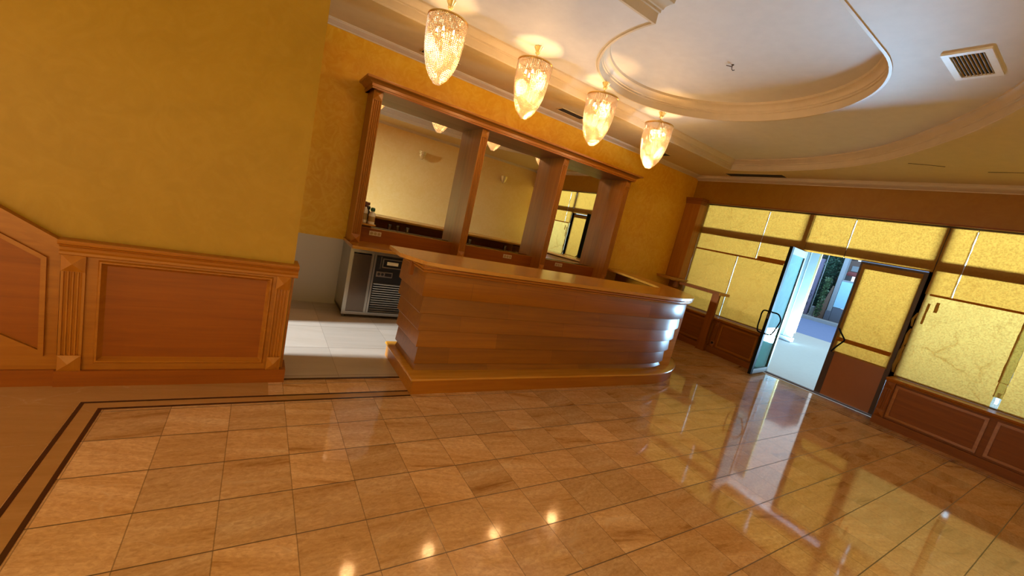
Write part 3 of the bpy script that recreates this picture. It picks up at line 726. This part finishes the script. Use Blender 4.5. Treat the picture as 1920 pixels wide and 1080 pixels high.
def socket(cx_, cz_, label):
    s = thing('power_socket', (cx_, 5.312, cz_), label, 'socket', 'power sockets on the back bar panels')
    MB().box(cx_ - .074, cx_ + .074, 5.310, 5.318, cz_ - .027, cz_ + .027).build('plate', M['ivory'], s)
    for dx in (-.046, 0, .046):
        f = MB().lathe([(.019, 0), (.019, .004), (.016, .004), (.015, .001), (.001, .001)], (0, 0, 0), 18).transform(lambda p: Vector((cx_ + dx + p.x, 5.310 - p.z, cz_ + p.y))).build('outlet', M['label_c'], s)
socket(1.290, .990, 'triple power socket on the panel under the left mirror')
socket(3.288, .985, 'triple power socket on the panel under the middle mirror')
socket(4.304, .992, 'triple power socket on the panel under the right mirror')
ws = thing('power_socket', (7.249, 4.05, .19), 'single dark power socket low on the wainscot beside the window ledge leg', 'socket')
MB().box(7.225, 7.236, 4.015, 4.085, .155, .225).build('plate', M['door_panel'], ws)
MB().lathe([(.022, 0), (.022, .003), (.018, .003), (.017, .001), (.001, .001)], (0, 0, 0), 18).transform(lambda p: Vector((7.2249 - p.z, 4.05 + p.y, .19 + p.x))).build('outlet', M['black'], ws)

# ------------------------------------------------------------------ under-counter fridge
fg = thing('bar_fridge', (1.6, 5.1, 0), 'stainless steel under-counter bar fridge with louvred grille', 'fridge')
FY = 4.885
hs = MB(); hs.box(.950, .975, FY, 5.40, .055, .836); hs.box(2.35, 2.37, FY, 5.40, .055, .836); hs.box(.975, 2.35, 5.38, 5.40, .055, .836); hs.box(.975, 2.35, FY, 5.40, .790, .836); hs.box(.950, 2.37, FY - .004, 5.40, .040, .078)
hs.build('cabinet', M['steel'], fg)
fm = MB(); fm.box(.975, .990, FY - .006, FY + .02, .078, .795); fm.box(1.195, 1.222, FY - .006, FY + .02, .078, .795); fm.box(1.228, 1.250, FY - .003, FY + .02, .078, .795)
fm.build('front_frame', M['steel'], fg)
MB().box(.990, 1.195, FY, FY + .03, .082, .775).build('door', M['steel_d'], fg)
MB().box(1.25, 2.35, FY + .012, FY + .03, .078, .79).build('inner_panel', M['black'], fg)
bx = MB(); bx.box(1.250, 1.305, FY + .004, FY + .014, .64, .765); bx.build('gauge_window', M['black'], fg)
rim = MB(); a0_, a1_, c0_, c1_ = 1.33, 1.80, .645, .760
for q in ((a0_, a1_, c0_, c0_ + .012), (a0_, a1_, c1_ - .012, c1_), (a0_, a0_ + .012, c0_ + .012, c1_ - .012), (a1_ - .012, a1_, c0_ + .012, c1_ - .012)): rim.box(q[0], q[1], FY - .003, FY + .014, q[2], q[3])
rim.box(1.306, 1.312, FY - .003, FY + .014, .63, .775)
rm = rim.build('display_rim', M['steel'], fg)
MB().box(1.385, 1.52, FY + .004, FY + .012, .682, .722).build('paper_label', M['label_w'], rm)
ctl = MB(); ctl.box(1.275, 1.47, FY + .002, FY + .014, .528, .595)
cpn = ctl.build('control_panel', M['steel'], fg)
MB().box(1.378, 1.460, FY - .001, FY + .004, .542, .582).build('display', M['black'], cpn)
for x in (1.305, 1.348):
    MB().lathe([(.017, 0), (.017, .006), (.012, .008), (.001, .008)], (0, 0, 0), 16).transform(lambda p: Vector((x + p.x, FY + .002 - p.z, .562 + p.y))).build('switch', M['black'], cpn)
for i in range(13):
    z = .090 + i * .0285
    MB().prism([(FY - .004, z), (FY - .006, z + .009), (FY + .010, z + .016), (FY + .012, z + .006)], 1.262, 1.85, 'x').build('louvre', M['steel'], fg)
for x in (.985, 2.32):
    MB().lathe([(.018, 0), (.018, .04)], (x, FY + .03, .0), 12).build('foot', M['steel_d'], fg)

# ------------------------------------------------------------------ chandeliers
def chandelier():
    X, Y = 1.325, 4.10
    r_ = thing('chandelier', (X, Y, Z2), '', 'chandelier', 'crystal chandeliers in a row above the bar')
    c = (X, Y, Z2)
    MB().lathe([(.001, 0), (.038, 0), (.043, -.008), (.036, -.022), (.026, -.040), (.020, -.055), (.025, -.064), (.017, -.076), (.006, -.084), (.001, -.086)], c, 64, lambda q, z: 1 + .30 * (abs(math.cos(4 * q)) - .5)).build('canopy', M['gilt'], r_)
    MB().tube([(X, Y, Z2 - .08), (X, Y, Z2 - .60)], .006, 8).build('stem', M['gilt'], r_)
    R = .188; zr = -.165
    MB().lathe([(R - .004, zr), (R, zr), (R + .004, zr - .004), (R + .004, zr - .016), (R, zr - .020), (R - .004, zr - .020), (R - .004, zr)], c, 56).build('ring', M['brass'], r_)
    sp_ = MB()
    for k in range(3):
        q = 2 * PI * k / 3 + .4; sp_.tube([(X, Y, Z2 - .10), (X + .1 * math.cos(q), Y + .1 * math.sin(q), Z2 - .145), (X + R * math.cos(q), Y + R * math.sin(q), Z2 + zr - .012)], .004, 6)
    sp_.build('spider', M['brass'], r_)
    Lz = .555; z_top = zr - .024
    pts = []
    K = 300
    for i in range(K + 1):
        s = i / K; pts.append((max(.034, (R - .004) * max(0, 1 - s ** 2.5) ** .56 ), z_top - Lz * s))
    acc = [0]
    for i in range(K): acc.append(acc[-1] + math.dist(pts[i], pts[i + 1]))
    nb = int(acc[-1] / .0150); beads = []; j = 0
    for b in range(nb + 1):
        d = acc[-1] * b / nb
        while j < K - 1 and acc[j + 1] < d: j += 1
        beads.append(pts[j])
    mb = MB(); NS = 56
    for k in range(NS):
        q = 2 * PI * k / NS
        for i, (rr, z) in enumerate(beads):
            if rr < .09 and k % 2: continue
            if rr < .05 and k % 4: continue
            mb.bead((X + rr * math.cos(q), Y + rr * math.sin(q), Z2 + z), .0080)
    mb.build('bead_curtain', M['crystal'], r_, 'stuff', 0)
    ib = MB()
    for zz, rr in ((-.24, .135), (-.30, .125), (-.36, .11)):
        n = int(2 * PI * rr / .016)
        for k in range(n): ib.bead((X + rr * math.cos(2 * PI * k / n), Y + rr * math.sin(2 * PI * k / n), Z2 + zz), .0065)
    ib.build('inner_bead_rings', M['crystal'], r_, 'stuff', 0)
    for k in range(5):
        q = 2 * PI * k / 5 + .3; px, py = X + .085 * math.cos(q), Y + .085 * math.sin(q)
        a = MB().tube(catmull([(X, Y, Z2 - .36), ((X + px) / 2, (Y + py) / 2, Z2 - .375), (px, py, Z2 - .345), (px, py, Z2 - .315)], 4), .004, 6)
        a.lathe([(.012, -.32), (.014, -.312), (.009, -.30)], (px, py, Z2), 10)
        ar = a.build('lamp_arm', M['brass'], r_)
        MB().lathe([(.001, -.312), (.008, -.310), (.0105, -.296), (.010, -.284), (.006, -.268), (.001, -.256)], (px, py, Z2), 12).build('bulb', M['bulb'], ar)
    return r_
ch0 = chandelier()
CH = [(1.325, 'crystal bead chandelier nearest the left, its top cut by the photo edge'), (2.345, 'crystal bead chandelier second from the left above the bar'), (3.365, 'crystal bead chandelier third from the left above the bar'), (4.435, 'crystal bead chandelier farthest right, nearest the windows')]
LAMP_W = 18
for i, (x, lb) in enumerate(CH):
    o = ch0 if i == 0 else dup(ch0)
    o.location = (x, 4.10, Z2); o['label'] = lb
    ld = bpy.data.lights.new('chandelier_light', 'POINT'); ld.energy = LAMP_W; ld.color = (1, .58, .24); ld.shadow_soft_size = .08
    lo = bpy.data.objects.new('chandelier_light', ld); C.objects.link(lo); lo.parent = o; lo.location = (0, 0, -.50)

# ------------------------------------------------------------------ wall sconces opposite the mirrors
def sconce():
    X, Z = 3.58, 2.55; Y = YF
    s = thing('wall_sconce', (X, Y, Z), '', 'sconce', 'gilded sconces seen in the mirrors')
    MB().lathe([(.001, 0), (.05, 0), (.055, .008), (.03, .018), (.001, .02)], (0, 0, 0), 20).transform(lambda p: Vector((X + p.x, Y + p.z, Z + .12 + p.y))).build('wall_plate', M['gilt'], s)
    MB().tube([(X, Y + .015, Z + .12), (X, Y + .06, Z + .09), (X, Y + .10, Z + .10)], .008, 8).build('arm', M['gilt'], s)
    MB().lathe([(.012, .02), (.05, .06), (.075, .12), (.085, .19), (.095, .22), (.088, .22), (.078, .19), (.066, .12), (.04, .07), (.001, .04)], (X, Y + .105, Z), 32, lambda q, z: 1 + .12 * abs(math.cos(4 * q))).build('basket', M['gilt'], s)
    b = MB()
    for zz, rr in ((.19, .094), (.14, .086), (.10, .070), (.05, .045), (.02, .020)):
        n = max(5, int(2 * PI * rr / .03))
        for k in range(n): b.bead((X + rr * math.cos(2 * PI * k / n), Y + .105 + rr * math.sin(2 * PI * k / n), Z + zz), .011)
    b.build('crystal_drops', M['crystal'], s, 'stuff', 0)
    return s
s0 = sconce(); s0['label'] = 'gilded wall sconce reflected in the left mirror'
s1 = dup(s0); s1.location = (6.17, YF, 2.53); s1['label'] = 'gilded wall sconce reflected in the middle mirror'

# ------------------------------------------------------------------ ceiling vents, hook
def vent(x0, x1, y0_, y1_, label, z=Z2):
    v = thing('ceiling_vent', ((x0 + x1) / 2, (y0_ + y1_) / 2, z), label, 'vent')
    e = .04; h = .016; f = ring(MB(), x0, x1, y0_, y1_, e, z - h, z)
    f.build('frame', M['vent_white'], v)
    MB().box(x0 + e, x1 - e, y0_ + e, y1_ - e, z - .003, z - .001).build('duct', M['vent_dark'], v)
    n = 9
    for i in range(n):
        yy = y0_ + e + (y1_ - y0_ - 2 * e) * (i + .5) / n
        MB().prism([(yy - .004, z - .004), (yy - .001, z - .012), (yy + .001, z - .012), (yy - .002, z - .004)], x0 + e, x1 - e, 'x').build('slat', M['label_c'], v)
vent(4.02, 4.49, 1.035, 1.292, 'square white slatted air vent on the raised ceiling')
def slot(x0, x1, y0_, y1_, label, z=ZS):
    v = thing('slot_vent', ((x0 + x1) / 2, (y0_ + y1_) / 2, z), label, 'vent', 'slot vents in the lowered ceiling')
    e = .010; f = ring(MB(), x0, x1, y0_, y1_, e, z - .006, z)
    f.build('frame', M['soffit'], v)
    MB().box(x0 + e, x1 - e, y0_ + e, y1_ - e, z - .003, z - .001).build('slot', M['vent_dark'], v)
slot(3.44, 3.90, 4.99, 5.15, 'dark slot vent in the lowered ceiling behind the third chandelier')
slot(1.42, 1.88, 5.06, 5.22, 'dark slot vent in the lowered ceiling behind the chandelier nearest the left')
slot(5.42, 5.88, 4.97, 5.15, 'dark slot vent in the lowered ceiling beside the farthest chandelier')
slot(7.02, 7.24, 3.68, 4.68, 'long dark slot vent in the lowered ceiling above the windows')
ck = MB().tube([(6.32, 1.96, ZS - .002), (6.38, 1.82, ZS - .002), (6.46, 1.67, ZS - .002)], .003, 5).build('ceiling_crack', M['bark'], None, None, 30, (6.4, 1.8, ZS)); tag(ck, 'thin dark crack in the lowered ceiling, the shorter one', 'crack')
ck = MB().tube([(6.68, 1.37, ZS - .002), (6.69, 1.0, ZS - .002), (6.68, .5, ZS - .002)], .003, 5).build('ceiling_crack', M['vent_dark'], None, None, 30, (6.68, 1.0, ZS)); tag(ck, 'thin dark crack in the lowered ceiling, near the right edge', 'crack')
hk = thing('ceiling_hook', (3.93, 2.885, Z3), 'small bent metal hook in the middle of the recessed ceiling', 'hook')
MB().tube(catmull([(3.93, 2.885, Z3), (3.93, 2.885, Z3 - .035), (3.945, 2.88, Z3 - .05), (3.965, 2.875, Z3 - .04)], 4), .004, 6).build('rod', M['frame'], hk)
MB().tube([(3.93, 2.885, Z3 - .02), (3.89, 2.93, Z3 - .012)], .004, 6).build('arm', M['frame'], hk)
MB().lathe([(.014, 0), (.012, -.006), (.001, -.007)], (3.93, 2.885, Z3), 12).build('base', M['frame'], hk)

# ------------------------------------------------------------------ outdoors
struct('pavement', box(7.57, 16.0, -8, 22, -.12, -.01), M['pave'])
struct('road', box(16.0, 25.0, -10, 26, -.14, -.06), M['asphalt'])
struct('kerb', box(25.0, 32, -10, 26, -.14, .10), M['kerb'])
fac = MB(); fac.box(7.57, 7.75, -8, YF - .1, 0, 4); fac.box(7.57, 7.75, YB + .1, 16, 0, 4); fac.box(7.50, 7.75, -8, 16, 3.25, 13.2); fac.box(7.57, 7.62, YF - .1, YB + .1, 2.74, 3.3)
struct('facade', fac, M['render_w'])
pc = thing('street_pillar', (12.75, 5.18, 0), 'white rendered pillar on the pavement outside the open door', 'pillar')
MB().box(12.6, 12.66, 4.99, 5.36, .12, 4.2).build('shaft', M['render_w'], pc)
MB().box(12.57, 12.73, 4.97, 5.40, -.01, .12).build('plinth', M['grey_far'], pc)
MB().box(12.602, 12.63, 4.945, 4.99, .28, 4.2).build('edge_strip', M['cream'], pc)
MB().box(12.592, 12.6, 5.19, 5.20, .12, 4.2).build('groove', M['grey_far'], pc)
fb = thing('street_building', (29, 12, 0), 'dark shop building across the road behind the hedge', 'building')
MB().box(28.6, 30, -6, 9.3, .1, 7).build('wall', M['wall_far'], fb)
MB().box(28.0, 30, 9.9, 22, .1, 7).build('side_wall', M['wall_far'], fb)
MB().box(28.45, 28.6, 8.0, 9.55, 3.0, 3.3).build('ledge', M['grey_far'], fb)
MB().box(28.4, 28.6, 8.3, 9.75, 2.72, 2.95).build('awning', M['red_far'], fb)
MB().box(28.5, 28.6, 8.3, 9.75, 2.95, 3.6).build('shutter', M['brick_far'], fb)
pl2 = thing('gate_pier', (26.05, 9.05, 0), 'pale grey pier across the road beside the hedge', 'pier')
MB().box(26.0, 26.25, 8.95, 9.15, .62, 3.7).build('shaft', M['grey_far'], pl2)
MB().box(25.98, 26.27, 8.93, 9.17, .10, .62).build('plinth', M['wall_far'], pl2)
bpn = thing('blue_board', (26.0, 8.77, 0), 'pale blue board fixed low across the road', 'board')
MB().box(26.0, 26.06, 8.2, 8.93, .88, 2.27).build('face', M['blue_p'], bpn)
MB().box(25.99, 26.10, 8.2, 8.93, 2.27, 2.36).build('top_rail', M['grey_far'], bpn)
MB().box(26.02, 26.3, 8.0, 8.925, .10, .86).build('low_wall', M['wall_far'], bpn)
sg = thing('street_sign', (26, 10.1, 0), 'tall lilac upright sign with dark letters across the road', 'sign')
MB().box(26.0, 26.12, 9.99, 10.28, .12, 3.25).build('board', M['lilac'], sg)
for ch_, z in (('Y', 1.32), ('O', 1.13), ('T', .95), ('E', .64)):
    cu = bpy.data.curves.new('letter', 'FONT'); cu.body = ch_; cu.size = .22; cu.align_x = 'CENTER'; cu.extrude = .004
    tmp = bpy.data.objects.new('letter', cu); me_ = bpy.data.meshes.new_from_object(tmp); bpy.data.objects.remove(tmp); me_.materials.append(M['ink'])
    lo = bpy.data.objects.new('letter', me_); C.objects.link(lo); lo.parent = sg
    lo.location = Vector((25.99, 10.12, z)) - Vector((26, 10.1, 0)); lo.rotation_euler = (PI / 2, 0, -PI / 2)
po = thing('street_pole', (26, 9.93, 0), 'thin pale pole standing beside the lilac sign', 'pole')
MB().tube([(25.95, 9.86, .1), (25.95, 9.86, 3.6)], .02, 8).build('shaft', M['grey_far'], po)
MB().lathe([(.06, 0), (.06, .03), (.03, .03), (.03, 0)], (0, 0, 0), 14).transform(lambda p: Vector((25.93 - p.z, 9.88 + p.x, 3.0 + p.y))).build('ring', M['render_w'], po)
cb = thing('street_cabinet', (26, 9.83, 0), 'white street cabinet at the foot of the pole', 'cabinet')
MB().box(25.96, 26.15, 9.72, 9.84, .10, .66).build('body', M['grey_far'], cb)
MB().box(25.955, 25.96, 9.735, 9.825, .16, .6).build('door', M['render_w'], cb)
def hedge(name, x, y, z0_, z1_, rx_, ry_, n, m, label, trunk=True, seed=3):
    rnd = random.Random(seed)
    h = thing(name, (x, y, z0_), label, 'hedge' if name == 'hedge' else 'tree')
    mb = MB()
    for _ in range(n):
        a = rnd.uniform(0, 2 * PI); zz = rnd.uniform(z0_ + .1, z1_); rr = math.sqrt(rnd.random()) * (1 - .25 * abs((zz - z0_) / (z1_ - z0_) - .5))
        c = Vector((x + rx_ * rr * math.cos(a), y + ry_ * rr * math.sin(a), zz)); s = rnd.uniform(.05, .11)
        u = Vector((rnd.gauss(0, 1), rnd.gauss(0, 1), rnd.gauss(0, 1))).normalized(); w_ = u.cross(Vector((rnd.gauss(0, 1), rnd.gauss(0, 1), 1))).normalized()
        b = len(mb.v); mb.v += [tuple(c - u * s), tuple(c + w_ * s * .5), tuple(c + u * s), tuple(c - w_ * s * .5)]; mb.face((b, b + 1, b + 2, b + 3))
    mb.build('foliage', m, h, None, 0)
    MB().tube([(x, y, z0_ - .02), (x + .05, y, z1_ * .7)], [.07, .03], 7).build('trunk', M['bark'], h)
hedge('hedge', 26.75, 10.0, .1, 4.2, .30, .40, 2600, M['leaf'], 'dark green climbing hedge across the road beside the lilac sign')
hedge('tree', 27.5, 9.75, .1, 4.4, .40, .36, 2200, M['leaf'], 'dark leafy tree across the road behind the pale grey pier', seed=5)
hedge('tree', 25.75, 9.43, .1, 2.3, .14, .14, 420, M['leaf2'], 'slim lighter green bush in front of the dark hedge', seed=8)
sb = MB().prism([(9.22, .1), (9.60, .1), (9.42, 1.0), (9.26, 1.95), (9.20, 1.95)], 26.05, 26.3, 'x').build('soil_bank', M['soil'], None, None, 30, (26.6, 9.4, .1))
tag(sb, 'bare reddish soil bank beside the hedge across the road', 'soil bank')

# ------------------------------------------------------------------ light
wd = bpy.data.worlds.new('World'); bpy.context.scene.world = wd; wd.use_nodes = True
bg = wd.node_tree.nodes['Background']; bg.inputs[0].default_value = (.72, .88, 1.0, 1); bg.inputs[1].default_value = 1.5
pd = bpy.data.lights.new('sun_patch_standin_lamp', 'AREA'); pd.shape = 'RECTANGLE'; pd.size = 4.5; pd.size_y = 8.0; pd.energy = 30000; pd.color = (.38, .69, 1.0)  # added lamp flat on the pavement, standing in for light off the sunlit patch
po_ = bpy.data.objects.new('sun_patch_standin_lamp', pd); C.objects.link(po_); po_.location = (13.75, .9, 0.0); po_.rotation_euler = (PI, 0, 0)
wd_ = bpy.data.lights.new('window_daylight', 'AREA'); wd_.shape = 'RECTANGLE'; wd_.size = WY1 - WY0; wd_.size_y = WZ1 - WZ0; wd_.energy = 52; wd_.color = (1, .86, .60)
wo_ = bpy.data.objects.new('window_daylight', wd_); C.objects.link(wo_); wo_.location = (XL - .15, (WY0 + WY1) / 2, (WZ0 + WZ1) / 2); wo_.rotation_euler = Vector((1, 0, -.12)).to_track_quat('-Z', 'Y').to_euler(); wd_.spread = math.radians(160)
ad = bpy.data.lights.new('doorway_daylight', 'AREA'); ad.shape = 'RECTANGLE'; ad.size = .45; ad.size_y = 1.0; ad.energy = 4600; ad.color = (.76, .88, 1.0)
ao = bpy.data.objects.new('doorway_daylight', ad); C.objects.link(ao); ao.location = (-9.0, 4.19, 3.0)
dv = (Vector((.9, 4.18, .1)) - ao.location); ao.rotation_euler = dv.to_track_quat('-Z', 'Y').to_euler()

# ------------------------------------------------------------------ camera
cam = bpy.data.cameras.new('camera'); co = bpy.data.objects.new('camera', cam); C.objects.link(co)
R = Vector((.834, -.506, .222)); D = Vector((.101, -.255, -.962)); F = Vector((.543, .824, -.162))
F.normalize(); R = (R - F * R.dot(F)).normalized(); U = R.cross(F)
if U.dot(-D) < 0: U = -U
mw = Matrix(((R.x, U.x, -F.x, 0), (R.y, U.y, -F.y, 0), (R.z, U.z, -F.z, 1.55), (0, 0, 0, 1)))
co.matrix_world = mw
cam.sensor_width = 36; cam.lens = 763.49 / 1920 * 36; cam.clip_start = .02; cam.clip_end = 200
sc = bpy.context.scene; sc.camera = co
sc.view_settings.view_transform = 'Standard'; sc.view_settings.look = 'None'; sc.view_settings.gamma = 1; sc.view_settings.use_curve_mapping = False
sc.view_settings.exposure = 0.15
sc.cycles.use_denoising = True; sc.cycles.max_bounces = 12; sc.cycles.diffuse_bounces = 6; sc.cycles.glossy_bounces = 5; sc.cycles.transparent_max_bounces = 24
sc.cycles.caustics_reflective = False; sc.cycles.caustics_refractive = False; sc.cycles.sample_clamp_indirect = 8
for o in bpy.data.objects:
    if '_b' in o: del o['_b']
